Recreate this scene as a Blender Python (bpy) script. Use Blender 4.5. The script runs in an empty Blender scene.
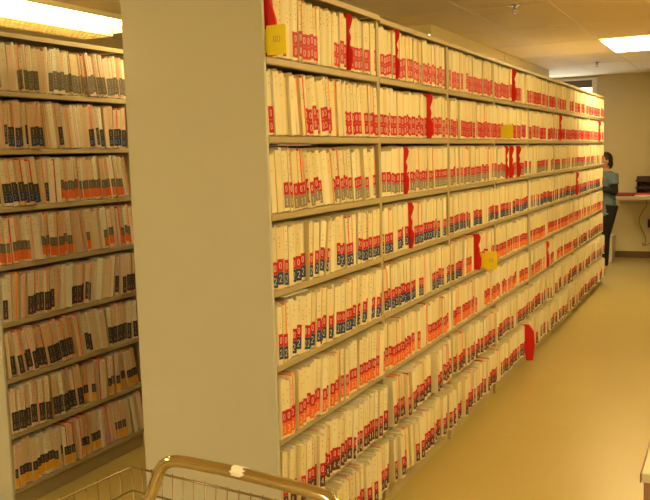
import bpy, math, random
from mathutils import Vector, Matrix
rnd = random.Random(7)
SC = bpy.context.scene
COL = SC.collection
R = math.radians

# ------------------------------------------------------------------ materials
def nodes(name):
    m = bpy.data.materials.new(name); m.use_nodes = True
    nt = m.node_tree
    return m, nt, nt.nodes['Principled BSDF']

def mat(name, col, rough=.5, metal=0., var=0., noise=0., scale=8., bump=0., island=False, spec=.5, tints=None):
    m, nt, b = nodes(name)
    b.inputs['Roughness'].default_value = rough
    b.inputs['Metallic'].default_value = metal
    b.inputs['Specular IOR Level'].default_value = spec
    c4 = (*col, 1)
    b.inputs['Base Color'].default_value = c4
    src = None
    if tints:
        rd = nt.nodes.new('ShaderNodeNewGeometry').outputs['Random Per Island'] if island else nt.nodes.new('ShaderNodeObjectInfo').outputs['Random']
        rp = nt.nodes.new('ShaderNodeValToRGB'); rp.color_ramp.interpolation = 'CONSTANT'
        els = rp.color_ramp.elements
        n = len(tints)
        els[0].position = 0; els[0].color = (*tints[0], 1)
        els[1].position = 1 / n; els[1].color = (*tints[1], 1)
        for i in range(2, n):
            e = els.new(i / n); e.color = (*tints[i], 1)
        nt.links.new(rd, rp.inputs['Fac']); src = rp.outputs['Color']
        nt.links.new(src, b.inputs['Base Color'])
    if noise or bump:
        tc = nt.nodes.new('ShaderNodeTexCoord')
        nz = nt.nodes.new('ShaderNodeTexNoise'); nz.inputs['Scale'].default_value = scale; nz.inputs['Detail'].default_value = 5
        nt.links.new(tc.outputs['Object'], nz.inputs['Vector'])
        if noise:
            mr = nt.nodes.new('ShaderNodeMapRange')
            mr.inputs['To Min'].default_value = 1 - noise; mr.inputs['To Max'].default_value = 1 + noise
            nt.links.new(nz.outputs['Fac'], mr.inputs['Value'])
            mx = nt.nodes.new('ShaderNodeVectorMath'); mx.operation = 'SCALE'
            if src: nt.links.new(src, mx.inputs[0])
            else: mx.inputs[0].default_value = col
            nt.links.new(mr.outputs['Result'], mx.inputs['Scale'])
            nt.links.new(mx.outputs['Vector'], b.inputs['Base Color'])
        if bump:
            bp = nt.nodes.new('ShaderNodeBump'); bp.inputs['Strength'].default_value = bump; bp.inputs['Distance'].default_value = .01
            nt.links.new(nz.outputs['Fac'], bp.inputs['Height']); nt.links.new(bp.outputs['Normal'], b.inputs['Normal'])
    return m

def emis(name, col, s):
    m, nt, b = nodes(name)
    b.inputs['Base Color'].default_value = (.8, .8, .8, 1)
    b.inputs['Emission Color'].default_value = (*col, 1)
    b.inputs['Emission Strength'].default_value = s
    return m

CREAM = [(.82,.76,.55), (.80,.72,.48), (.84,.79,.60), (.78,.69,.45), (.86,.82,.66), (.81,.74,.51), (.83,.77,.56), (.79,.71,.44)]
PEACH = [(.72,.52,.32), (.75,.60,.42), (.70,.46,.26), (.78,.66,.50), (.68,.50,.34), (.80,.72,.60), (.74,.54,.40), (.71,.55,.33)]
PEACH = [(r, min(.8, g*1.08), min(.7, b*1.25)) for r, g, b in PEACH]
M = dict(
    manila=mat('cream_card', CREAM[0], .65, tints=CREAM, noise=.05, scale=30),
    manila_many=mat('cream_card_row', CREAM[0], .65, tints=CREAM, island=True, noise=.05, scale=30),
    peach=mat('buff_card', PEACH[0], .65, tints=PEACH, noise=.06, scale=30),
    peach_many=mat('buff_card_row', PEACH[0], .65, tints=PEACH, island=True),
    paper=mat('white_paper', (.82,.80,.72), .8, noise=.08, scale=60),
    pink=mat('pink_paper', (.80,.45,.42), .7), orange=mat('orange_paper', (.85,.30,.10), .7),
    greypaper=mat('grey_paper', (.62,.64,.66), .7), yellowpaper=mat('yellow_paper', (.85,.72,.10), .7),
    lilac=mat('lilac_card', (.52,.42,.60), .7), redpaper=mat('red_paper', (.75,.05,.04), .7),
    L_red=mat('red_label', (.56,.008,.022), .45), L_navy=mat('navy_label', (.02,.05,.16), .45),
    L_grey=mat('grey_label', (.28,.25,.20), .45), L_orange=mat('orange_label', (.85,.17,.03), .45),
    L_dark=mat('maroon_label', (.10,.035,.05), .45), L_black=mat('black_label', (.055,.05,.055), .45),
    L_slate=mat('slate_label', (.17,.155,.135), .45), L_yellow=mat('amber_label', (.85,.45,.04), .45),
    dimdigit=mat('grey_print', (.42,.38,.32), .5), digit=mat('white_print', (.88,.86,.80), .5), ink=mat('pencil_ink', (.42,.35,.23), .7),
    rack=mat('beige_enamel', (.47,.40,.25), .38, noise=.04, scale=3, bump=.02),
    rack_end=mat('beige_enamel_panel', (.56,.575,.53), .33, noise=.03, scale=2, bump=.015),
    red=mat('red_plastic', (.72,.012,.012), .4), yellow=mat('yellow_card', (.93,.80,.02), .5),
    chrome=mat('chrome', (.62,.54,.40), .06, 1.0, noise=.05, scale=20), wire=mat('plated_wire', (.30,.24,.15), .3, 1.0),
    tape=mat('white_tape', (.90,.88,.82), .5, noise=.1, scale=40), rubber=mat('grey_rubber', (.06,.06,.06), .7),
    wall=mat('wall_paint', (.66,.58,.38), .75, noise=.03, scale=2, bump=.03),
    ceil=mat('ceiling_tile', (.90,.78,.52), .9, noise=.04, scale=3, bump=.08),
    tbar=mat('ceiling_bar', (.86,.76,.54), .7), baseb=mat('dark_vinyl_base', (.14,.09,.05), .5),
    white=mat('white_trim', (.78,.75,.66), .5), shade=mat('grey_brown_shade', (.17,.14,.11), .7),
    desk=mat('beige_laminate', (.68,.62,.46), .4, noise=.03, scale=5), deskbody=mat('brown_laminate', (.33,.19,.11), .45, noise=.08, scale=6),
    steel=mat('dull_steel', (.45,.42,.36), .35, .9), darkplastic=mat('dark_brown_plastic', (.045,.018,.012), .4),
    counter=mat('counter_laminate', (.50,.42,.28), .4), skin=mat('skin', (.50,.28,.17), .55),
    hair=mat('dark_hair', (.018,.012,.010), .5), scrub=mat('blue_print_scrub', (.13,.19,.25), .85, noise=.45, scale=45),
    black=mat('black_cloth', (.012,.011,.012), .85), shoe=mat('white_shoe', (.6,.52,.42), .5), lip=mat('lips', (.40,.13,.10), .5),
    lamp=emis('lamp_diffuser', (1., .72, .29), 24.), lens=emis('lens', (1., .72, .285), 24.), lamp2=emis('lamp_tube', (1., .74, .34), 14.), fillcool=emis('fill_lens_cool', (1., .82, .52), 30.), day=emis('daylight', (.9, .95, 1.), 3.2),  # the two lens glows serve only the added fill lights
    louver=mat('cream_louver', (.80,.72,.45), .4), binder=mat('dark_red_cover', (.30,.04,.02), .5), cable=mat('black_cable', (.03,.025,.02), .5),
)
# floor: vinyl tile with faint seams and wear
def floor_mat():
    m, nt, b = nodes('floor_vinyl')
    tc = nt.nodes.new('ShaderNodeTexCoord')
    br = nt.nodes.new('ShaderNodeTexBrick'); br.offset = 0
    br.inputs['Color1'].default_value = (.46,.37,.135,1); br.inputs['Color2'].default_value = (.45,.362,.131,1); br.inputs['Mortar'].default_value = (.435,.35,.125,1)
    br.inputs['Scale'].default_value = 1; br.inputs['Mortar Size'].default_value = .0025
    br.inputs['Brick Width'].default_value = .305; br.inputs['Row Height'].default_value = .305
    nt.links.new(tc.outputs['Object'], br.inputs['Vector'])
    nz = nt.nodes.new('ShaderNodeTexNoise'); nz.inputs['Scale'].default_value = 2.2; nz.inputs['Detail'].default_value = 6
    nt.links.new(tc.outputs['Object'], nz.inputs['Vector'])
    mr = nt.nodes.new('ShaderNodeMapRange'); mr.inputs['To Min'].default_value = .93; mr.inputs['To Max'].default_value = 1.07
    nt.links.new(nz.outputs['Fac'], mr.inputs['Value'])
    vm = nt.nodes.new('ShaderNodeVectorMath'); vm.operation = 'SCALE'
    nt.links.new(br.outputs['Color'], vm.inputs[0]); nt.links.new(mr.outputs['Result'], vm.inputs['Scale'])
    nt.links.new(vm.outputs['Vector'], b.inputs['Base Color'])
    mr2 = nt.nodes.new('ShaderNodeMapRange'); mr2.inputs['To Min'].default_value = .30; mr2.inputs['To Max'].default_value = .36
    nt.links.new(nz.outputs['Fac'], mr2.inputs['Value']); nt.links.new(mr2.outputs['Result'], b.inputs['Roughness'])
    return m
M['floor'] = floor_mat()

# ------------------------------------------------------------------ mesh builder
class MB:
    def __init__(s): s.v = []; s.f = []; s.m = []; s.sm = []; s.mats = []
    def mi(s, m):
        if m not in s.mats: s.mats.append(m)
        return s.mats.index(m)
    def add(s, vs, fs, m, T=None, smooth=False):
        o = len(s.v); i = s.mi(m)
        s.v += [tuple(T @ Vector(p)) for p in vs] if T else vs
        for f in fs: s.f.append([o + k for k in f]); s.m.append(i); s.sm.append(smooth)
    def box(s, a, b, m, T=None):
        x0,y0,z0 = a; x1,y1,z1 = b
        s.add([(x0,y0,z0),(x1,y0,z0),(x1,y1,z0),(x0,y1,z0),(x0,y0,z1),(x1,y0,z1),(x1,y1,z1),(x0,y1,z1)],
              [(0,3,2,1),(4,5,6,7),(0,1,5,4),(1,2,6,5),(2,3,7,6),(3,0,4,7)], m, T)
    def prism(s, prof, fn0, fn1, m, T=None):      # prof: list of 2D; fn0/fn1 map 2D -> 3D for both ends
        n = len(prof)
        vs = [fn0(*p) for p in prof] + [fn1(*p) for p in prof]
        fs = [tuple(range(n))[::-1], tuple(range(n, 2*n))] + [(i, (i+1) % n, n + (i+1) % n, n + i) for i in range(n)]
        s.add(vs, fs, m, T)
    def tube(s, pts, r, m, n=8, caps=True):
        P = [Vector(p) for p in pts]; rings = []
        rr = r if isinstance(r, (list, tuple)) else [r]*len(P)
        t0 = (P[1]-P[0]).normalized()
        ref = Vector((0,0,1)) if abs(t0.z) < .9 else Vector((1,0,0))
        u = t0.cross(ref).normalized()
        vs = []
        for i, p in enumerate(P):
            t = (P[min(i+1, len(P)-1)] - P[max(i-1, 0)]).normalized()
            u = (u - t*u.dot(t)).normalized(); w = t.cross(u)
            vs += [tuple(p + (u*math.cos(2*math.pi*k/n) + w*math.sin(2*math.pi*k/n))*rr[i]) for k in range(n)]
        fs = [(i*n+k, i*n+(k+1) % n, (i+1)*n+(k+1) % n, (i+1)*n+k) for i in range(len(P)-1) for k in range(n)]
        if caps: fs += [tuple(range(n))[::-1], tuple(range((len(P)-1)*n, len(P)*n))]
        s.add(vs, fs, m, None, True)
    def ball(s, c, r, m, n=12, k=8, T=None):
        rx, ry, rz = r if isinstance(r, (tuple, list)) else (r, r, r)
        vs = [(c[0], c[1], c[2]-rz)]
        for i in range(1, k):
            a = -math.pi/2 + math.pi*i/k
            vs += [(c[0]+rx*math.cos(a)*math.cos(2*math.pi*j/n), c[1]+ry*math.cos(a)*math.sin(2*math.pi*j/n), c[2]+rz*math.sin(a)) for j in range(n)]
        vs.append((c[0], c[1], c[2]+rz)); top = len(vs)-1
        fs = [(0, 1+(j+1) % n, 1+j) for j in range(n)]
        for i in range(k-2):
            fs += [(1+i*n+j, 1+i*n+(j+1) % n, 1+(i+1)*n+(j+1) % n, 1+(i+1)*n+j) for j in range(n)]
        b = 1+(k-2)*n
        fs += [(b+j, b+(j+1) % n, top) for j in range(n)]
        s.add(vs, fs, m, T, True)
    def lathe(s, prof, c, m, n=16):              # prof (r, z)
        vs = []; 
        for r, z in prof: vs += [(c[0]+r*math.cos(2*math.pi*j/n), c[1]+r*math.sin(2*math.pi*j/n), c[2]+z) for j in range(n)]
        k = len(prof)
        fs = [(i*n+j, i*n+(j+1) % n, (i+1)*n+(j+1) % n, (i+1)*n+j) for i in range(k-1) for j in range(n)]
        fs += [tuple(range(n))[::-1], tuple(range((k-1)*n, k*n))]
        s.add(vs, fs, m, None, True)
    def mesh(s, name):
        me = bpy.data.meshes.new(name)
        me.from_pydata(s.v, [], s.f)
        for m in s.mats: me.materials.append(m)
        me.polygons.foreach_set('material_index', s.m); me.polygons.foreach_set('use_smooth', s.sm)
        me.update(); return me
    def obj(s, name, parent=None, bevel=0, **tags):
        return link(name, s.mesh(name), parent, bevel, **tags)

def link(name, me, parent=None, bevel=0, loc=None, **tags):
    o = bpy.data.objects.new(name, me); COL.objects.link(o)
    if parent: o.parent = parent
    if loc: o.location = loc
    if bevel:
        bv = o.modifiers.new('bevel', 'BEVEL'); bv.width = bevel; bv.segments = 2; bv.limit_method = 'ANGLE'
    tag(o, **tags); return o
def tag(o, label=None, cat=None, group=None, kind=None):
    if label: o['label'] = label
    if cat: o['category'] = cat
    if group: o['group'] = group
    if kind: o['kind'] = kind
def empty(name, loc, label, cat, group=None, rz=0):
    o = bpy.data.objects.new(name, None); COL.objects.link(o); o.location = loc; o.rotation_euler.z = rz
    o.empty_display_size = .1; tag(o, label, cat, group); return o
def boxobj(name, a, b, m, parent=None, bevel=0, **t):
    k = MB(); k.box(a, b, m); return k.obj(name, parent, bevel, **t)

# ------------------------------------------------------------------ dimensions (metres)
B = .996; NB = 8; P = .268; Z1 = 1.956; LIP = .026; ZT = 2.238; DEP = .589; SD = .30
CZ = 2.702; YW = 10.56
XL, YL = -1.607, .263
WX0, WX1, WY0 = -4.6, 4.6, -4.6

# ------------------------------------------------------------------ the room
def struct(name, k, bevel=0, parent=None): return k.obj(name, parent, bevel, kind='structure')
k = MB(); k.box((WX0-.1, WY0-.1, -.12), (WX1+.1, YW+.1, 0), M['floor']); struct('floor', k)
k = MB(); k.box((WX0-.1, WY0-.1, CZ), (WX1+.1, YW+.1, CZ+.12), M['ceil']); struct('ceiling', k)
k = MB(); k.box((WX0-.1, WY0, 0), (WX0, YW, CZ), M['wall']); struct('wall_left', k)
k = MB(); k.box((WX1, WY0, 0), (WX1+.1, YW, CZ), M['wall']); struct('wall_right', k)
k = MB(); k.box((WX0, WY0-.1, 0), (WX1, WY0, CZ), M['wall']); struct('wall_near', k)
# back wall with a window opening
wx0, wx1, wz0, wz1 = -2.3, -.50, 1.0, 2.65
k = MB()
k.box((wx1, YW, 0), (WX1, YW+.1, CZ), M['wall']); k.box((WX0, YW, 0), (wx0, YW+.1, CZ), M['wall'])
k.box((wx0, YW, 0), (wx1, YW+.1, wz0), M['wall']); k.box((wx0, YW, wz1), (wx1, YW+.1, CZ), M['wall'])
struct('wall_back', k)
wn = MB()
t = .065
wn.box((wx0-.02, YW-.025, wz0-.02), (wx0+t, YW+.05, wz1+.02), M['white']); wn.box((wx1-.012, YW-.025, wz0-.02), (wx1+t, YW+.05, wz1+.02), M['white'])
wn.box((wx0+t, YW-.025, wz1-.01), (wx1-.012, YW+.05, wz1+.02), M['white']); wn.box((wx0+t, YW-.04, wz0-.03), (wx1-.012, YW+.05, wz0+.03), M['white'])
wf = wn.obj('window_1', kind='structure')
boxobj('window_pane', (wx0, YW+.07, wz0), (wx1, YW+.075, wz1), M['day'], wf)
boxobj('roller_shade', (wx0+t, YW-.005, wz1-.115), (wx1-.014, YW+.06, wz1-.012), M['shade'], wf)
k = MB(); k.box((WX0, YW-.012, 0), (WX1, YW, .10), M['baseb']); struct('baseboard_back', k)
k = MB(); k.box((WX1-.012, WY0, 0), (WX1, YW-.012, .10), M['baseb']); struct('baseboard_right', k)
k = MB(); k.box((WX0, WY0, 0), (WX0+.012, YW-.012, .10), M['baseb']); struct('baseboard_left', k)
# ceiling grid
k = MB()
gx = -.43
for i in range(-7, 9):
    x = gx + .61*i
    if WX0 < x < WX1: k.box((x-.012, WY0, CZ-.003), (x+.012, YW, CZ+.001), M['tbar'])
y = 6.26 - 1.22*9
while y < YW:
    if y > WY0: k.box((WX0, y-.012, CZ-.0025), (WX1, y+.012, CZ+.001), M['tbar'])
    y += 1.22
struct('trim_1', k)

# ------------------------------------------------------------------ lamps
def troffer(x0, y0, label, nx=.61, ny=1.22):
    cx, cy = x0+nx/2, y0+ny/2
    t = empty('ceiling_light', (cx, cy, CZ-.012), label, 'ceiling light', 'recessed ceiling panels of the wide aisle')
    k = MB(); w = .022
    for a, b in (((-nx/2, -ny/2, -.004), (nx/2, -ny/2+w, .006)), ((-nx/2, ny/2-w, -.004), (nx/2, ny/2, .006)),
                 ((-nx/2, -ny/2+w, -.004), (-nx/2+w, ny/2-w, .006)), ((nx/2-w, -ny/2+w, -.004), (nx/2, ny/2-w, .006))):
        k.box(a, b, M['tbar'])
    k.obj('frame', t)
    boxobj('diffuser', (-nx/2+w, -ny/2+w, .0005), (nx/2-w, ny/2-w, .0045), M['lamp'], t)
    return t
XG = gx + .61
troffer(XG, 6.26, 'white rectangular ceiling panel light lit near the far wall')
def fill_wraparound(cx, cy, label, L=1.25, hw=.14, lens='lens'):  # unseen fixtures added for brightness; glowing sides also light the ceiling
    t = empty('fill_light', (cx, cy, CZ), label, 'ceiling light', 'unseen fill lights added for brightness')
    k = MB(); k.box((-hw+.02, -L/2, -.03), (hw-.02, L/2, -.0005), M['louver']); k.obj('housing', t)
    for s in (-1, 1):
        k = MB(); k.box((-hw-.004, s*(L/2+.004)-.004, -.128), (hw+.004, s*(L/2+.004)+.0035, -.0005), M['white']); k.obj('end_cap', t)
    prof = [(-hw, -.032), (-hw, -.10), (-hw+.03, -.125), (hw-.03, -.125), (hw, -.10), (hw, -.032)]
    k = MB(); k.prism(prof, lambda a, b: (a, -L/2+.001, b), lambda a, b: (a, L/2-.001, b), M[lens]); k.obj('lens', t)
for cx, cy, lab in ((1.9, .9, 'unseen fill light over the wide aisle, added to brighten the near bay'),
                    (3.0, -1.6, 'unseen fill light added near the corner desk'),
                    (1.9, 3.55, 'unseen fill light right of the wide aisle, added to brighten ceiling and racks'),
                    (-1.1, 1.35, 'unseen fill light in the narrow left aisle, added for the left rack'),
                    (-3.1, -1.9, 'unseen fill light added left of the left rack')):
    fill_wraparound(cx, cy, lab, .50 if cx == -1.1 else 1.25)
fill_wraparound(.3, -4.0, 'whiter unseen fill light added behind the camera to brighten the end panel', 1.25, .2, 'fillcool')  # added cooler fill for faces toward the camera, no such fixture seen

# louvred fixture beyond the left rack
def louver_light(lx0, lx1, ly0, ly1, label, deep=False):
    lv = empty('louver_light', ((lx0+lx1)/2, (ly0+ly1)/2, CZ-.008), label, 'ceiling light', 'louvred fluorescent lights over the racks')
    k = MB(); hx, hy = (lx1-lx0)/2, (ly1-ly0)/2
    for a, b in (((-hx, -hy, -.075), (hx, -hy+.02, .006)), ((-hx, hy-.02, -.075), (hx, hy, .006)), ((-hx, -hy+.02, -.03), (-hx+.015, hy-.02, .006)), ((hx-.015, -hy+.02, -.03), (hx, hy-.02, .006)),
                 ((-hx+.015, -hy+.02, -.001), (hx-.015, hy-.02, .006))):
        k.box(a, b, M['louver'])
    if deep: k.box((hx, -hy, -.11), (hx+.012, hy, .006), M['louver'])
    k.obj('housing', lv)
    for x in (-.19, -.06, .07, .19):
        k = MB(); k.tube([(x, -hy+.03, -.024), (x, hy-.03, -.024)], .019, M['lamp2'], 10); k.obj('tube', lv)
    k = MB()
    for i in range(7):
        x = -hx+.006+i*.05
        k.box((x-.0025, -hy+.02, -.095), (x+.0025, hy-.02, -.035), M['louver'])
    n = int(hy*2/.045)
    for i in range(n+1):
        y = -hy+.022+(2*hy-.044)*i/n
        k.box((-hx+.004, y-.0025, -.095), (-hx+.308, y+.0025, -.035), M['louver'])
    k.obj('louver', lv)
louver_light(-3.20, -2.60, .10, 2.72, 'long bright fluorescent ceiling light with egg crate louver above the left rack')
louver_light(-1.46, -.88, 4.28, 6.72, 'ceiling light edge showing just above the front rack, nearer one', True)
louver_light(-1.46, -.88, 6.74, 9.18, 'ceiling light edge showing just above the front rack, farther one', True)

# sprinkler heads
for (x, y), lab in (((-.056, 3.804), 'small sprinkler head on the ceiling near the top edge of the photo'), ((-.156, 8.546), 'small sprinkler head on the ceiling before the far wall')):
    t = empty('sprinkler_head', (x, y, CZ), lab, 'sprinkler', 'ceiling sprinklers')
    k = MB(); k.lathe([(.036, -.006), (.036, 0)], (0, 0, 0), M['steel'], 16); k.obj('escutcheon', t)
    k = MB(); k.lathe([(.010, -.03), (.012, -.006)], (0, 0, 0), M['steel'], 10)
    k.tube([(-.014, 0, -.03), (-.018, 0, -.045), (0, 0, -.058)], .003, M['steel'], 6); k.tube([(.014, 0, -.03), (.018, 0, -.045), (0, 0, -.058)], .003, M['steel'], 6); k.box((-.014, -.004, -.033), (.014, .004, -.027), M['steel'])
    k.obj('frame', t)
    k = MB(); k.lathe([(.020, -.062), (.022, -.060), (.008, -.057)], (0, 0, 0), M['steel'], 12); k.obj('deflector', t)

# ------------------------------------------------------------------ racks: one unit per bay
PT = .014
def shelf_top(i): return Z1 - P*i + LIP
def bay(x, y, label, group, end=False, dtop=0., double=True):
    t = empty('shelving_unit', (x, y, 0), label, 'shelving unit', group)
    D = DEP
    for s, yy in ((0, 0.), (1, B-PT)):
        if end and s == 0: continue
        y0 = yy + (.0006 if s == 0 and not end else 0); y1 = yy+PT-(.0006 if s else 0)
        k = MB(); k.box((-D, y0, 0), (0, y1, ZT-.024+dtop), M['rack']); 
        k.obj('upright', t, .0015)
    for i in range(8):
        k = MB(); z = Z1-P*i
        prof = [(-D+.002, z+LIP-.004), (-.004, z+LIP-.004), (-.004, z+.003), (-.016, z+.003), (-.016, z), (-.002, z), (.002, z+.004), (.002, z+LIP-.004), (-.002, z+LIP), (-D+.002, z+LIP)]
        y0, y1 = (.0045 if end else PT+.0005), B-PT-.0005
        k.prism(prof, lambda a, b: (a, y0, b), lambda a, b: (a, y1, b), M['rack'])
        k.obj('shelf', t)
    k = MB(); z = ZT-.024+dtop
    prof = [(-D, z), (-D, z+.024), (.010, z+.024), (.014, z+.020), (.014, z+.002), (.010, z), (.002, z), (.002, z+.018), (-D+.012, z+.018), (-D+.012, z)]
    k.prism(prof[::-1], lambda a, b: (a, .0045 if end else .0006, b), lambda a, b: (a, B-.0006, b), M['rack'])
    k.obj('top_panel', t)
    boxobj('back_panel', (-SD-.004, PT+.0005, .1), (-SD, B-PT-.0005, ZT-.03), M['rack'], t)
    boxobj('toe_kick', (-.030, PT+.0005, 0), (-.018, B-PT-.0005, Z1-7*P-.0005), M['rack'], t)
    if end:
        boxobj('end_panel', (-D-.004, -.012, 0), (.001, .004, ZT+dtop+.002), M['rack_end'], t, .004)
    return t
ordn = ['zeroth','first','second','third','fourth','fifth','sixth','seventh','eighth','ninth','tenth','eleventh','twelfth','thirteenth','fourteenth','fifteenth','sixteenth','seventeenth','eighteenth','nineteenth','twentieth']
def ordinal(n):
    if n <= 20: return ordn[n]
    tens = {2: ('twentieth', 'twenty'), 3: ('thirtieth', 'thirty'), 4: ('fortieth', 'forty'), 5: ('fiftieth', 'fifty'), 6: ('sixtieth', 'sixty')}[n//10]
    return tens[0] if n % 10 == 0 else tens[1] + '-' + ordn[n % 10]
for b in range(NB):
    if b == 0: lab = 'nearest beige steel shelving unit of the front rack, with the tall blank end panel'
    elif b == NB-1: lab = 'last beige steel shelving unit at the far end of the front rack'
    else: lab = 'beige steel shelving unit packed with folders, %s bay back from the end panel' % ordinal(b+1)
    bay(0, b*B, lab, 'shelving units of the long front rack', end=(b == 0), dtop=.010 if b == 0 else 0)
bay(XL, YL, 'beige shelving unit of the left rack with colour tabbed charts', 'shelving units of the left rack', end=True, dtop=.012)
bay(XL, YL+B, 'second beige shelving unit of the left rack, behind the big end panel', 'shelving units of the left rack')

# ------------------------------------------------------------------ folders
FD = .262
def strokes(ch):
    if ch == '0': return None
    return {'1': [[(.30,.80),(.55,1),(.55,0)], [(.25,0),(.85,0)]],
            '2': [[(.05,.80),(.25,1),(.75,1),(.95,.78),(.90,.58),(.05,0),(.95,0)]],
            '3': [[(.05,.92),(.5,1),(.92,.80),(.55,.54),(.95,.28),(.5,0),(.05,.10)]],
            '4': [[(.72,0),(.72,1),(.03,.30),(.98,.30)]],
            '6': [[(.85,.95),(.40,.85),(.08,.40),(.15,.10),(.5,0),(.88,.12),(.92,.38),(.55,.55),(.12,.40)]],
            '7': [[(.05,1),(.95,1),(.40,0)]]}[ch]
def digit(k, ch, x, z, w, h, y, m, T=None, th=None):
    th = th or w*.24
    if ch == '0':
        n = 12; vs = []
        for rx, rz in ((w/2, h/2), (w/2-th, h/2-th)):
            for j in range(n):
                a = 2*math.pi*j/n; c, s = math.cos(a), math.sin(a)
                e = .62
                vs.append((x+w/2+rx*math.copysign(abs(c)**e, c), y, z+h/2+rz*math.copysign(abs(s)**e, s)))
        k.add(vs, [(j, (j+1) % n, n+(j+1) % n, n+j) for j in range(n)], m, T); return
    for ln in strokes(ch):
        for (ax, az), (bx, bz) in zip(ln, ln[1:]):
            a = Vector((x+ax*w, 0, z+az*h)); b = Vector((x+bx*w, 0, z+bz*h)); d = (b-a).normalized(); nrm = Vector((-d.z, 0, d.x))*th/2
            a -= d*th*.3; b += d*th*.3
            k.add([(p.x, y, p.z) for p in (a-nrm, b-nrm, b+nrm, a+nrm)], [(0, 1, 2, 3)], m, T)

def sheet(k, x0, x1, y0, y1, z0, z1, m, ch=.004, T=None):
    k.prism([(x0, z0), (x1, z0), (x1, z1-ch), (x1-ch, z1), (x0, z1)], lambda a, b: (a, y0, b), lambda a, b: (a, y1, b), m, T)
def folder_geo(k, t, h, style, tip, sl, card, T=None, ink=True, light=False):
    # front cover, stack of papers, back cover with the end tab; the tab closes over the front, sloping by sl
    ct = min(.0012, t*.12)
    xf = tip-sl
    sheet(k, -FD, xf, 0, ct, 0, h-.005, card, .004, T)
    ins = {'plain': None, 'pink': 'pink', 'orange': 'orange', 'grey': 'greypaper', 'yellow': 'yellowpaper', 'red': 'redpaper', 'white': 'paper'}[style] if not light else None
    y0, y1 = ct, t-ct
    n = 1 if t < .014 or light else 3
    iw = min(.0065, t*.3) if ins else 0
    a = (y1-y0-iw)/n
    for i in range(n):
        sheet(k, -FD+.006, xf-.001, y0+a*i+.0001, y0+a*(i+1)-.0001, .001, h-.009-.004*((i*5+int(h*999)) % 3), M['paper'], .003, T)
    if ins: sheet(k, -FD+.004, xf-.0005, y1-iw+.0001, y1-.0001, .001, h-.003, M[ins], .003, T)
    # back cover with chamfered corner
    k.prism([(-FD, 0), (tip-.003, 0), (tip, .004), (tip, h-.012), (tip-.008, h), (-FD, h)], lambda a, b: (a, t-ct, b), lambda a, b: (a, t, b), card, T)
    # closing tab, a thin slanted sheet from the front cover to the tip
    ht = h-.009; th = .0008; sw = t-ct-iw*(1 if ins else 0)
    xe = tip if not ins else tip-sl*iw/t*1.2
    k.add([(xf-th, ct, .003), (xe-th, sw, .003), (xe-th, sw, ht), (xf-th, ct, ht-.004), (xf, 0, .003), (xe, sw, .003), (xe, sw, ht), (xf, 0, ht-.004)],
          [(0, 1, 2, 3), (4, 7, 6, 5), (0, 4, 5, 1), (3, 2, 6, 7), (0, 3, 7, 4), (1, 5, 6, 2)], card, T)
    if ins:      # the coloured sheet peeks out beside the tab
        k.add([(xe, sw, .004), (xe+.0006, y1-.0001, .004), (xe+.0006, y1-.0001, h-.004), (xe, sw, h-.004)], [(0, 1, 2, 3)], M[ins], T)
    if ink:
        rr = random.Random(int(t*1e5)+int(h*1e4)+int((tip+.1)*1e4))
        z = h-.030
        while z > .125:
            if rr.random() < .55:
                q = rr.uniform(.3, .5)
                face_quad(k, t, tip, sl, q, q+.0035/t, z, z+.005, .0006, M['ink'], T)
            z -= rr.uniform(.012, .024)
def fp(t, tip, sl, q, off):           # point on the slanted front: q = 0 near side .. 1 tip side
    L = math.hypot(t, sl)
    return (tip-sl+sl*q+off*t/L, t*q-off*sl/L)
def face_quad(k, t, tip, sl, q0, q1, z0, z1, off, m, T):
    a = fp(t, tip, sl, q0, off); b = fp(t, tip, sl, q1, off)
    k.add([(*a, z0), (*b, z0), (*b, z1), (*a, z1)], [(0, 1, 2, 3)], m, T)
def label_geo(k, t, tip, sl, cols, digs, T=None, z0=.012, hh=.0455, dm='digit', thin=1.):
    L = math.hypot(t, sl)
    w = min(L*.94, .026); q0 = 1-w/L; off = .0006
    for j, (c, d) in enumerate(zip(cols, digs)):
        za, zb = z0+(1-j)*hh, z0+(2-j)*hh-.0006
        m = M['L_'+c]
        a = fp(t, tip, sl, q0, off); b = fp(t, tip, sl, 1., off)
        c_ = (b[0]+.0002, t+.0002)
        k.add([(*a, za), (*b, za), (*c_, za), (*a, zb), (*b, zb), (*c_, zb)], [(0, 1, 4, 3), (1, 2, 5, 4)], m, T)
        dw = min(.0100, w*.46); h_ = hh-.023
        D = MB(); digit(D, d, 0, 0, dw, h_, 0, M[dm], th=max(.0017, dw*.20)*thin)
        qs = q0+(1-q0)*.5-dw/2/L
        vs = []
        for (x, y, z) in D.v:
            p = fp(t, tip, sl, qs+x/L, off+.0003); vs.append((*p, za+.0110+z))
        k.add(vs, D.f, M[dm], T)

STY = ['plain']*17 + ['white', 'white', 'white', 'pink', 'orange', 'orange', 'red', 'grey', 'grey']
STYL = ['plain']*6 + ['white', 'white', 'pink', 'pink', 'orange', 'orange', 'red', 'grey']
BUCK = [.011, .014, .018, .022, .026, .030, .036]
TIPS = [.002, .006, .010, .015]; SLS = [.005, .008, .012]
fcache = {}; lcache = {}
def folder_mesh(ti, hi, style, tp, sl, left):
    key = (ti, hi, style, tp, sl, left)
    if key not in fcache:
        k = MB(); folder_geo(k, BUCK[ti], .2155+.0045*hi, style, tp, sl, M['peach' if left else 'manila'])
        fcache[key] = k.mesh('file_folder')
    return fcache[key]
def label_mesh(ti, tp, sl, cols, digs, lz):
    key = (ti, tp, sl, cols, digs, lz)
    if key not in lcache:
        k = MB(); label_geo(k, BUCK[ti], tp, sl, cols, digs, z0=lz, dm='digit' if cols[0] == 'red' else 'dimdigit'); lcache[key] = k.mesh('number_label')
    return lcache[key]

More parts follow.
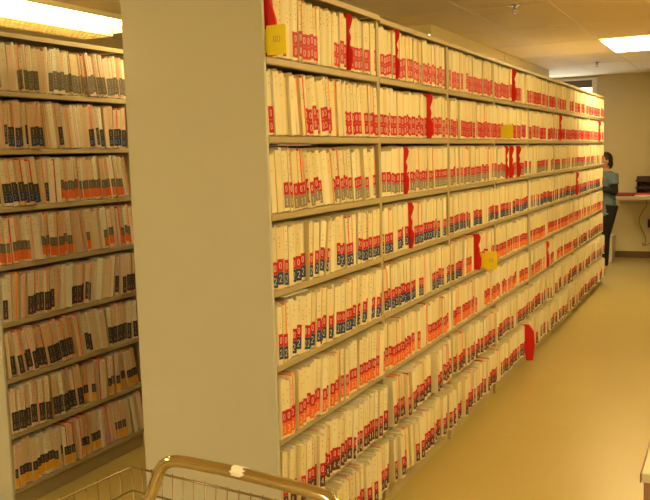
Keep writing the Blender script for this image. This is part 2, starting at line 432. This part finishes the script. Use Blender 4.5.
def scheme(rack, row, b, u):
    if rack == 'main':
        if row in (0, 1): return ('red','red'), '00'
        if row == 2: return ('red','grey'), '01'
        if row == 3: return ('red','navy'), '02'
        if row == 4: return (('red','navy'), '02') if b + u < 2.2 else (('red','orange'), '03')
        if row == 5: return (('red','orange'), '03') if b + u < 6 else (('red','dark'), '04')
        return ('red','dark'), '04'
    if row == 0: return ('slate','slate'), '10'
    if row == 1: return ('black','navy'), '10'
    if row == 2: return (('black','navy'), '12') if u < .35 else (('slate','orange'), '13')
    if row == 3: return ('slate','orange'), '13'
    if row == 4: return (('black','dark'), '14')
    if row == 5: return ('black','black'), '16'
    if row == 6: return (('black','black'), '16') if u < .5 else (('black','yellow'), '17')
    return ('black','yellow'), '17'
# red out guides and such: (row, y along the front rack)
SPECIAL = {0: [(.625, 'guide'), (1.165, 'guide'), (3.45, 'guide')], 2: [(1.27, 'guide'), (3.22, 'guide'), (3.36, 'guide'), (3.60, 'guide')],
           3: [(1.335, 'guide'), (6.1, 'guide')], 4: [(2.50, 'tilted')], 5: [(4.6, 'guide')], 7: [(3.70, 'gap')], 1: [(1.62, 'guide'), (5.2, 'guide'), (7.55, 'guide')]}
LEAN0 = {('main', 1): -3, ('main', 2): -6, ('main', 3): 7, ('main', 4): 8, ('main', 5): 4, ('main', 6): 4, ('left', 0): -6, ('left', 1): -5, ('left', 2): -5, ('left', 3): -6, ('left', 4): 4, ('left', 5): -7, ('left', 6): -6, ('left', 7): -8}

many = {'main': MB(), 'left': MB()}
counts = {}
guide_spots = []
tabname = {('red','red'): 'red', ('red','grey'): 'red and grey', ('red','navy'): 'red and navy', ('red','orange'): 'red and orange', ('red','dark'): 'red and maroon',
           ('slate','slate'): 'slate grey', ('black','navy'): 'black and navy', ('slate','orange'): 'grey and orange', ('black','dark'): 'black and maroon', ('black','black'): 'black', ('black','yellow'): 'black and amber'}
rowname = ['top', 'second', 'third', 'fourth', 'fifth', 'sixth', 'seventh', 'bottom']

def fill(rack, row, b):
    x = 0 if rack == 'main' else XL
    ybase = b*B if rack == 'main' else YL+b*B
    zt = shelf_top(row)
    y = ybase+(.006 if b == 0 else PT+.003); yend = ybase+B-PT-.003
    if rack == 'main' and b == 0 and row == 0: y += .050
    single = (b == 0)
    sp = [s for s in SPECIAL.get(row, []) if ybase < s[0] < ybase+B] if rack == 'main' else []
    a_prev = 0.; n = 0; run = 0; labelled = True
    target = 0.; a = 0.
    amp = LEAN0.get((rack, row), 0) if single else 0
    base_out = {5: .004, 6: .014, 7: .024}.get(row, 0.) if rack == 'main' else 0.
    state = 0
    while True:
        if sp and y > sp[0][0]-.012:
            s = sp.pop(0); y += .230*max(0, math.tan(a_prev)) + .001; guide_spots.append((row, y, s[1])); y += {'guide': .005, 'tilted': .030, 'gap': .012}[s[1]]; a_prev = 0; a = 0
        # lean wanders slowly
        if run <= 0:
            run = rnd.randint(5, 12)
            tgt = rnd.gauss(0, 1.9) + (amp*rnd.choice([.3, .8, 1.2]))
        run -= 1
        a += max(-2.6, min(2.6, tgt-a)) if rnd.random() < .8 else rnd.gauss(0, .5)
        ti = rnd.choices(range(7), [1, 2, 4, 5, 5, 3, 2] if rack == 'main' else [1, 3, 5, 6, 4, 2, 1])[0]
        t = BUCK[ti]; hi = rnd.randint(0, 3); h = .2155+.0045*hi
        ar = R(a)
        step = h*max(0, math.tan(a_prev)-math.tan(ar))
        if step > .024: ar = a_prev; a = math.degrees(ar); step = 0
        y0 = y+step
        need = y0 + t/math.cos(ar) + (h*math.tan(ar) if ar > 0 else 0) + .001
        if need > yend:
            if ar > 0.004 and y0 + t + .002 + h*math.tan(a_prev) < yend:      # stand the last ones upright
                tgt = 0; a = 0; run = 3
                y0 = y + h*max(0, math.tan(a_prev)); ar = 0
                if y0+t > yend: break
            else: break
        n += 1
        if n == 1 or rnd.random() < .5: labelled = rnd.random() < (.91 if rack == 'main' else .72)
        lab = labelled
        stl = rnd.choice(STY if rack == 'main' else STYL)
        tp = rnd.choice(TIPS); sl = rnd.choice(SLS); lz = rnd.choice([.008, .010, .012, .012, .014, .017, .022])
        u = (y0-ybase)/B
        cols, digs = scheme(rack, row, b, u)
        ox = base_out - .002 + rnd.choice([-.006, -.003, 0, .003, .006]) + (rnd.choice([0, 0, 0, .018]) if row >= 6 and rack == 'main' else 0)
        zz = zt + .0006 + (t*math.sin(ar) if ar > 0 else 0)
        yint = y0
        if ar > 0: y0 += t*math.sin(ar)*math.tan(ar)
        if single:
            o = link('file_folder' if rack == 'main' else 'chart_folder', folder_mesh(ti, hi, stl, tp, sl, rack == 'left'))
            o.location = (x+ox, y0, zz); o.rotation_euler.x = -ar
            look = ('cream' if rack == 'main' else 'buff')
            tabs = 'with %s tabs' % tabname[cols] if lab else 'without coloured tabs'
            if rack == 'main':
                tag(o, '%s folder %s, %s from end panel, %s shelf' % (look, tabs, ordinal(n), rowname[row]), 'folder', 'folders on the %s shelf of the nearest bay' % rowname[row])
            else:
                tag(o, '%s chart %s, %s from left, %s shelf, left rack' % (look, tabs, ordinal(n), rowname[row]), 'folder', 'charts on the %s shelf of the left rack' % rowname[row])
            if lab:
                link('number_label', label_mesh(ti, tp, sl, cols, digs, lz), o)
        else:
            T = Matrix.Translation((x+ox, y0, zz)) @ Matrix.Rotation(-ar, 4, 'X')
            K = many[rack]
            folder_geo(K, t, h, stl, tp, sl, M['manila_many' if rack == 'main' else 'peach_many'], T, ink=False, light=b > 2)
            if lab: label_geo(K, t, tp, sl, cols, digs, T, z0=lz, thin=1. if b < 2 else .62)
        y = yint + t/math.cos(ar) + .0006
        a_prev = ar
    counts[(rack, row, b)] = n
for row in range(8):
    for b in range(NB): fill('main', row, b)
    for b in range(2): fill('left', row, b)
many['main'].obj('file_folder', label='rows of cream red tabbed folders filling the farther bays of the front rack', cat='folders', kind='stuff')
many['left'].obj('chart_folder', label='rows of buff charts on the left rack hidden behind the end panel', cat='folders', kind='stuff')
print('folders', sum(v for (r, w, b), v in counts.items() if b == 0 and r == 'main'), sum(v for (r, w, b), v in counts.items() if b == 0 and r == 'left'), sum(counts.values()))

# red out guides
gm = None
def guide_mesh():
    k = MB(); prof = [(-FD, 0), (.012, 0), (.022, .03), (.024, .075), (.010, .10), (.016, .13), (.008, .155), (.020, .185), (.024, .205), (.014, .226), (-.02, .226), (-FD, .216)]
    k.prism(prof, lambda a, b: (a, 0, b), lambda a, b: (a, .0022, b), M['red']); return k.mesh('out_guide')
gm = guide_mesh()
pocket_y = [g[1] for g in guide_spots if g[2] == 'gap'][0]
guide_spots = [g for g in guide_spots if g[2] != 'gap']
for i, (row, y, kind) in enumerate(guide_spots):
    o = link('out_guide', gm)
    o.location = (.012, y+(.0005 if kind == 'guide' else .022), shelf_top(row)+.0006)
    if kind == 'tilted': o.rotation_euler.x = R(5)
    tag(o, 'red out guide', 'file guide', 'red out guides')
# precise labels
cnt = {}
for o in [o for o in COL.objects if o.name.startswith('out_guide')]:
    row = round((Z1+LIP+.0006-o.location.z)/P); bb = int(o.location.y//B); key = (row, bb); cnt[key] = cnt.get(key, 0)+1
for o in [o for o in COL.objects if o.name.startswith('out_guide')]:
    row = round((Z1+LIP+.0006-o.location.z)/P); bb = int(o.location.y//B); key = (row, bb)
    cnt.setdefault(('i',)+key, 0); cnt[('i',)+key] += 1
    pos = '' if cnt[key] == 1 else (', %s of %d there' % (ordinal(cnt[('i',)+key]), cnt[key]))
    o['label'] = 'red out guide on the %s shelf, %s bay%s' % (rowname[row], ordinal(bb+1), pos)

# two loose sheets lying on top of standing folders
for row, y0, y1, m, lab in ((2, .05, .30, 'lilac', 'thin lilac folder lying flat on top of the third shelf folders'), (4, .06, .24, 'greypaper', 'thin grey folder lying flat on top of the fifth shelf folders')):
    k = MB(); k.prism([(-.24, y0), (.006, y0+.006), (.010, y1), (-.24, y1-.01)], lambda a, b: (a, b, 0), lambda a, b: (a, b, .003), M[m])
    o = k.obj('loose_folder', label=lab, cat='folder'); o.location.z = shelf_top(row)+.2350
# red folder and yellow 00 card at the very start of the top shelf
z = shelf_top(0)
o = None
k = MB(); k.prism([(-FD, 0), (.026, 0), (.036, .06), (.030, .12), (.004, .20), (-.004, .212), (-FD, .212)], lambda a, b: (a, 0, b), lambda a, b: (a, .010, b), M['red'])
o = k.obj('red_folder', label='red plastic folder behind the yellow 00 card on the top shelf', cat='folder'); o.location = (.004, .017, z+.0006)
def card(x0, y, z0, w, h, label, txt, rz=0):
    k = MB(); T = Matrix.Translation((x0, y, z0))
    k.prism([(-.05, .01), (0, .01), (0, 0), (w, 0), (w, h-.006), (w-.006, h), (0, h), (0, h-.012), (-.05, h-.012)], lambda a, b: (a, 0, b), lambda a, b: (a, .004, b), M['yellow'])
    o = k.obj('index_card', label=label, cat='index card'); o.location = (x0, y, z0); o.rotation_euler.z = rz
    if txt:
        k = MB(); dw = .011
        for i, c in enumerate(txt): digit(k, c, w*.52-dw*1.15+i*dw*1.3, h*.42, dw, .021, -.0005, M['ink'], th=.0022)
        k.obj('printed_number', o)
    return o
card(.0015, .010, z+.002, .075, .098, 'yellow index card numbered 00 beside the end panel on the top shelf', '00')
# cards that stick out farther along
card(.034, 3.10, shelf_top(1)+.008, .060, .090, 'plain yellow index card on the second shelf in the fourth bay', '')
card(.036, 2.60, shelf_top(4)-.006, .075, .115, 'yellow index card beside the red out guide on the fifth shelf', '03')
# red pocket hanging out of the bottom row
k = MB(); k.prism([(-.10, .02), (.0, .005), (.008, -.045), (.058, -.042), (.074, .08), (.066, .18), (.03, .232), (-.10, .226)], lambda a, b: (a, 0, b), lambda a, b: (a, .006, b), M['red'])
o = k.obj('red_pocket', label='red pocket folder sticking out over the aisle from the bottom shelf', cat='folder'); o.location = (.036, pocket_y+.003, shelf_top(7)+.001)

# ------------------------------------------------------------------ far end: counter and what stands on it
def at(x, y, z): return (x, y, z)
ct = empty('work_counter', (.9, 10.2, 0), 'long beige work counter along the far wall', 'counter')
k = MB(); k.box((-1.02, -.50, .905), (1.6, .345, .945), M['counter']); k.obj('countertop', ct, .006)
k = MB(); k.box((1.55, -.20, 0), (1.58, .34, .905), M['counter']); k.obj('support_panel', ct)
k = MB(); k.box((-1.0, .30, .80), (1.55, .33, .905), M['counter']); k.obj('wall_cleat', ct)
# dark organiser
og = empty('desk_organizer', (.36, 10.22, .9455), 'dark brown two tier letter tray on the far counter', 'letter tray')
for z0 in (.0, .10, .20):
    k = MB(); k.box((-.20, -.14, z0), (.26, .16, z0+.012), M['darkplastic']); k.box((-.20, -.14, z0+.012), (.26, -.13, z0+.03), M['darkplastic']); k.obj('tray', og)
for x in (-.20, .248):
    k = MB(); k.box((x, .0, 0), (x+.012, .16, .27), M['darkplastic']); k.obj('side', og)
boxobj('back', (-.188, .148, .012), (.248, .158, .27), M['darkplastic'], og)
boxobj('drawer_front', (-.188, -.142, .215), (.248, -.132, .275), M['darkplastic'], og)
k = MB(); k.box((-.15, -.11, 0), (.10, .10, .045), M['binder']); k.box((-.152, -.104, .006), (-.149, .094, .038), M['paper'])
o = k.obj('binder', bevel=.004, label='dark red binder lying flat on the counter beside the person', cat='binder'); o.location = (.04, 10.10, .9455)
for i, (m, lab) in enumerate((('paper', 'stack of white papers lying before the dark letter tray'), ('redpaper', 'red folder lying on the white papers by the letter tray'))):
    k = MB(); k.box((-.11, -.055, 0), (.22, .055, .022), M[m]); o = k.obj('paper_stack' if i == 0 else 'red_file', label=lab, cat='papers' if i == 0 else 'folder', bevel=.002)
    o.location = (.27, 10.0, .9455+.0225*i); o.rotation_euler.z = R(4*i)
# loose cable under the counter
k = MB(); pts = []
for i in range(25):
    s = i/24; pts.append((.24+.05*math.sin(s*9)-.02*s, 10.42+.05*s, .895-.66*s+.05*math.sin(s*5)))
pts += [(.22, 10.46, .24), (.27, 10.46, .20), (.33, 10.47, .23), (.36, 10.48, .36), (.33, 10.50, .52)]
k.tube(pts, .005, M['cable'], 6); k.obj('cable', label='thin dark cable hanging down under the far counter', cat='cable')
boxobj('power_box', (.29, 10.50, .46), (.37, 10.555, .58), M['darkplastic'], None, .004, label='small dark socket box on the wall under the counter', cat='socket')
# pale bin on the floor beside the legs
k = MB()
k.prism([(-.09, -.17), (.07, -.17), (.07, .17), (-.09, .17)], lambda a, b: (a, b, 0), lambda a, b: (a*1.08, b*1.05, .36), M['white'])
o = k.obj('floor_bin', label='narrow pale bin on the floor behind the legs of the person', cat='bin', bevel=.006); o.location = (-.21, 10.15, .001)
k = MB(); k.box((-.102, -.183, .36), (.081, .183, .372), M['desk']); k.obj('lid', o, .003)

# ------------------------------------------------------------------ the person
PX, PY = -.145, 9.28
pr = empty('person', (PX, PY, 0), 'dark haired person in blue print scrub top with folded arms at rack end', 'person', rz=math.atan2(-.62, -.78))
# local frame: +X forward, +Y the person's left
def remesh(o, v, sm=8):
    r = o.modifiers.new('remesh', 'REMESH'); r.mode = 'VOXEL'; r.voxel_size = v; r.use_smooth_shade = True
    s = o.modifiers.new('smooth', 'SMOOTH'); s.iterations = sm; s.factor = .5
HX = .015
def leg(k, m, s, g=0., top=.86, cut=.06):
    hip = (-.02, .085*s+.03, top); knee = (.03, .07*s-.02, .45); ank = (-.01, .07*s-.09, cut)
    k.tube([hip, tuple((a+b)/2 for a, b in zip(hip, knee)), knee, tuple((a*.6+b*.4) for a, b in zip(knee, ank)), ank], [.088+g, .075+g, .056+g, .052+g, .040+g], m, 14)
def arm(k, m, s, g=0., part='all'):
    sh = (-.01, .165*s, 1.285); el = (.00, .235*s, 1.06); wr = (.20, .07*s, 1.115)
    if part == 'upper':
        md = tuple(a+(b-a)*.62 for a, b in zip(sh, el)); k.tube([sh, md], [.058+g, .052+g], m, 12); return
    k.tube([sh, tuple((a+b)/2 for a, b in zip(sh, el)), el], [.050+g, .044+g, .038+g], m, 12)
    if part == 'all2': wr = tuple(a+(b-a)*.9 for a, b in zip(el, wr))
    k.ball(el, .038+g, m); k.tube([el, tuple((a+b)/2 for a, b in zip(el, wr)), wr], [.038+g, .036+g, .026+g], m, 12)
def torso(k, m, g=0., low=.80, top=1.30):
    zs = [low+(top-low)*i/11 for i in range(12)]
    for z in zs:
        q = (z-.8)/.5
        rx = .112-.012*math.sin(max(0, min(1, q))*math.pi)-.03*max(0, (z-1.24)/.06)
        ry = .160-.018*math.sin(max(0, min(1, q))*math.pi)-.03*max(0, (z-1.24)/.06)
        k.ball((0, 0, z), (rx+g, ry+g, .07), m, 16, 10)
k = MB()
torso(k, M['skin'], -.02, .84); leg(k, M['skin'], 1, -.010); leg(k, M['skin'], -1, -.010); arm(k, M['skin'], 1); arm(k, M['skin'], -1)
k.tube([(-.015, 0, 1.28), (.0, 0, 1.40)], [.06, .052], M['skin'], 12)
k.ball((.012, 0, 1.462), (.088, .070, .105), M['skin'], 20, 14)
k.ball((.045, 0, 1.415), (.045, .048, .050), M['skin'], 14, 10)
k.ball((.102, 0, 1.447), (.018, .013, .022), M['skin'], 10, 8)
k.ball((.088, 0, 1.478), (.012, .05, .012), M['skin'], 10, 8)
for s in (1, -1):
    k.ball((.005, .072*s, 1.455), (.018, .010, .030), M['skin'], 10, 8)
    # foot
    k.ball((.06, .07*s-.09, .045), (.11, .042, .042), M['skin'], 14, 8)
    # hand: palm, four fingers and thumb holding the other forearm
    wx, wy, wz = .20, .07*s, 1.115
    k.ball((wx+.03, wy-.035*s, wz+.004), (.030, .045, .034), M['skin'], 12, 8)
    for f in range(4):
        z = wz+.028-.018*f; L = (.060, .070, .066, .052)[f]
        k.tube([(wx+.035, wy-.07*s, z), (wx+.030, wy-(.07+L*.5)*s, z+.002), (wx+.008, wy-(.07+L*.85)*s, z)], [.0095, .009, .0075], M['skin'], 8)
    k.tube([(wx+.02, wy-.02*s, wz+.03), (wx+.01, wy-.045*s, wz+.055), (wx+.005, wy-.075*s, wz+.056)], [.011, .010, .008], M['skin'], 8)
body = k.obj('body', pr); remesh(body, .0065, 3)
k = MB(); leg(k, M['black'], 1, .013, .88, .05); leg(k, M['black'], -1, .013, .88, .05)
k.ball((-.01, .0, .86), (.116, .158, .085), M['black'], 16, 10); o = k.obj('trousers', pr); remesh(o, .010, 3)
k = MB(); torso(k, M['scrub'], .028, .765, 1.27); arm(k, M['scrub'], 1, .016, 'upper'); arm(k, M['scrub'], -1, .016, 'upper'); 
o = k.obj('scrub_top', pr); remesh(o, .010, 3)
k = MB(); arm(k, M['black'], 1, .009, 'all2'); arm(k, M['black'], -1, .009, 'all2'); o = k.obj('undershirt_sleeves', pr); remesh(o, .008, 2)
k = MB()
k.ball((-.014, 0, 1.485), (.090, .080, .098), M['hair'], 20, 14); k.ball((-.055, 0, 1.43), (.050, .068, .085), M['hair'], 16, 10); k.ball((.045, .0, 1.545), (.048, .058, .028), M['hair'], 14, 8)
k.ball((-.02, .062, 1.46), (.040, .022, .06), M['hair'], 12, 8); k.ball((-.02, -.062, 1.46), (.040, .022, .06), M['hair'], 12, 8)
o = k.obj('hair', pr); remesh(o, .008, 2)
for s in (1, -1):
    k = MB(); k.ball((.088, .028*s, 1.466), (.008, .011, .006), M['hair'], 10, 6); k.obj('eye', pr)
    k = MB(); k.ball((.065, .07*s-.09, .042), (.125, .048, .046), M['shoe'], 16, 8); k.ball((-.01, .07*s-.09, .055), (.055, .046, .050), M['shoe'], 14, 8); k.box((-.05, .07*s-.13, .002), (.17, .07*s-.05, .018), M['shoe']); o = k.obj('shoe', pr); remesh(o, .008, 2)
k = MB(); k.ball((.090, 0, 1.412), (.007, .021, .006), M['lip'], 10, 6); k.obj('mouth', pr)

# ------------------------------------------------------------------ desk corner at the right edge
dk = empty('desk', (1.22, -.137, 0), 'beige topped desk with brown side at the right picture edge', 'desk')
boxobj('desk_top', (0, 0, .722), (1.4, .75, .75), M['desk'], dk, .004)
boxobj('edge_strip', (-.003, -.003, .7225), (-.0003, .75, .7495), M['deskbody'], dk)
for x in (.006, 1.34): boxobj('side_panel', (x, .006, 0), (x+.04, .73, .7215), M['deskbody'], dk, .002)
boxobj('front_panel', (.0465, .006, .02), (1.3395, .03, .7215), M['deskbody'], dk, .002)

# ------------------------------------------------------------------ wire cart in the foreground
ca = R(-5.5)
cart = empty('wire_cart', (-.155, -.615, 0), 'chrome wire basket cart with bent tube handle in the foreground', 'cart', rz=ca)
# local: +X along the far rim, -Y toward the camera; origin on the floor under the far left basket corner
W_, L_, ZR, ZB = .60, .52, .742, .40
ins = .03
def rc(x, y, r=.03):   # rounded rectangle rim
    pts = []
    for cx, cy, a0 in ((W_-r, -r, 90), (W_-r, -L_+r, 0), (r, -L_+r, -90), (r, -r, -180)):
        for j in range(5): 
            a = R(a0-90*j/4); pts.append((cx+r*math.cos(a), cy+r*math.sin(a)))
    return pts
k = MB(); loop = rc(0, 0, .012); k.tube([(x, y, ZR) for x, y in loop+[loop[0]]], .0035, M['wire'], 8); k.obj('basket_rim', cart)
k = MB()
def taper(x, y, s): return (ins*s + x*(1-2*ins*s/W_), -ins*s + y*(1-2*ins*s/L_))
n = 15
for i in range(n+1):
    x = W_*i/n
    a = taper(x, 0, 1); b = taper(x, -L_, 1)
    k.tube([(x, .003, ZR+.006), (a[0], a[1], ZB), (b[0], b[1], ZB), (x, -L_-.003, ZR+.006)], .0017, M['wire'], 6)
n = 12
for i in range(1, n):
    y = -L_*i/n
    a = taper(0, y, 1); b = taper(W_, y, 1)
    k.tube([(-.003, y, ZR+.006), (a[0], a[1], ZB+.004), (b[0], b[1], ZB+.004), (W_+.003, y, ZR+.006)], .0017, M['wire'], 6)
for s in (.2, .5, .8):
    c = [(taper(0, 0, s)), taper(W_, 0, s), taper(W_, -L_, s), taper(0, -L_, s)]
    k.tube([(p[0], p[1], ZR-(ZR-ZB)*s) for p in c+[c[0]]], .0025, M['wire'], 6)
k.obj('basket_wires', cart)
# handle: given in world space, converted to the cart frame
Mi = (Matrix.Translation((-.155, -.615, 0)) @ Matrix.Rotation(ca, 4, 'Z')).inverted()
def loc(p): return tuple(Mi @ Vector(p))
hy = -.96
A = [(.120, hy-.07, .70), (.183, hy, .826), (.212, hy, .886)]
arc = [(.2215, hy, .908), (.234, hy, .925), (.252, hy, .936), (.274, hy, .941), (.297, hy, .942)]
bar = [(.40, hy-.002, .940), (.50, hy-.004, .935), (.60, hy-.006, .928), (.640, hy-.007, .924)]
arc2 = [(.664, hy-.008, .919), (.684, hy-.009, .909), (.699, hy-.01, .893), (.709, hy-.01, .870)]
E_ = [(.722, hy-.015, .826), (.745, hy-.085, .70)]
hp = [loc(p) for p in A+arc+bar+arc2+E_]
k = MB(); k.tube(hp, .0145, M['chrome'], 16); h_ = k.obj('handle', cart)
k = MB(); rt = random.Random(3); c0, c1 = Vector((.424, hy-.0025, .9397)), Vector((.470, hy-.0035, .9374))
ax = (c1-c0).normalized(); e1 = Vector((0, 0, 1)); e1 = (e1-ax*e1.dot(ax)).normalized(); e2 = ax.cross(e1)
vs = []; na = 14
for i in range(na+1):
    an = R(-105+205*i/na); rad = e1*math.cos(an)+e2*math.sin(an)
    a_ = c0+(c1-c0)*rt.uniform(0, .28); b_ = c1-(c1-c0)*rt.uniform(0, .28)
    for r_ in (.0148, .0155): vs += [loc(a_+rad*r_), loc(b_+rad*r_)]
fs = []
for i in range(na):
    o_ = i*4; fs += [(o_+2, o_+3, o_+7, o_+6), (o_, o_+4, o_+5, o_+1), (o_, o_+2, o_+6, o_+4), (o_+1, o_+5, o_+7, o_+3)]
fs += [(0, 1, 3, 2), (na*4, na*4+2, na*4+3, na*4+1)]
k.add(vs, fs, M['tape']); k.obj('tape', h_, label='torn white tape on the chrome handle')
# frame legs, lower shelf and casters
for i, (x, y) in enumerate(((.035, -.035), (W_-.035, -.035), (.035, -L_+.02), (W_-.035, -L_+.02))):
    k = MB(); k.tube([(x, y, .10), (x, y, ZB-.002)], .011, M['chrome'], 12); lg = k.obj('leg', cart)
    k = MB(); k.tube([(x-.012, y, .05), (x+.012, y, .05)], .05, M['rubber'], 18); wh = k.obj('caster', cart)
    k = MB(); k.tube([(x-.017, y, .05), (x-.017, y, .108), (x+.017, y, .108), (x+.017, y, .05)], .004, M['chrome'], 6); k.obj('caster_fork', wh)
for s, x in ((0, .035), (1, W_-.035)):
    e0 = hp[0] if s == 0 else hp[-1]
    k = MB(); k.tube([e0, (x, -L_+.02, .45), (x, -L_+.02, ZB-.01)], .0125, M['chrome'], 12); k.obj('handle_post', cart)
k = MB()
loop = [(.035, -.035), (W_-.035, -.035), (W_-.035, -L_+.02), (.035, -L_+.02)]
k.tube([(x, y, .16) for x, y in loop+[loop[0]]], .008, M['chrome'], 8)
for i in range(1, 10): k.tube([(.035+(W_-.07)*i/10, -.035, .16), (.035+(W_-.07)*i/10, -L_+.02, .16)], .003, M['wire'], 6)
k.obj('lower_shelf', cart)

# ------------------------------------------------------------------ camera
cam = bpy.data.cameras.new('camera'); co = bpy.data.objects.new('camera', cam); COL.objects.link(co)
f, yaw, pit, rol = 835.63, .4583, .1126, -.029
cam.sensor_fit = 'HORIZONTAL'; cam.sensor_width = 36; cam.lens = f/650*36; cam.clip_start = .05; cam.clip_end = 60
fw = Vector((-math.sin(yaw)*math.cos(pit), math.cos(yaw)*math.cos(pit), -math.sin(pit)))
r = Vector((math.cos(yaw), math.sin(yaw), 0)); u = r.cross(fw)
r2 = r*math.cos(rol)+u*math.sin(rol); u2 = -r*math.sin(rol)+u*math.cos(rol)
mm = Matrix((r2, u2, -fw)).transposed().to_4x4(); mm.translation = (1.435, -2.4965, 1.6422)
co.matrix_world = mm
SC.camera = co
w = bpy.data.worlds.new('world'); SC.world = w; w.use_nodes = True
w.node_tree.nodes['Background'].inputs['Color'].default_value = (.9, .75, .5, 1); w.node_tree.nodes['Background'].inputs['Strength'].default_value = .2
SC.view_settings.view_transform = 'Standard'; SC.view_settings.look = 'None'; SC.view_settings.gamma = 1; SC.view_settings.use_curve_mapping = False
SC.view_settings.exposure = 0.26
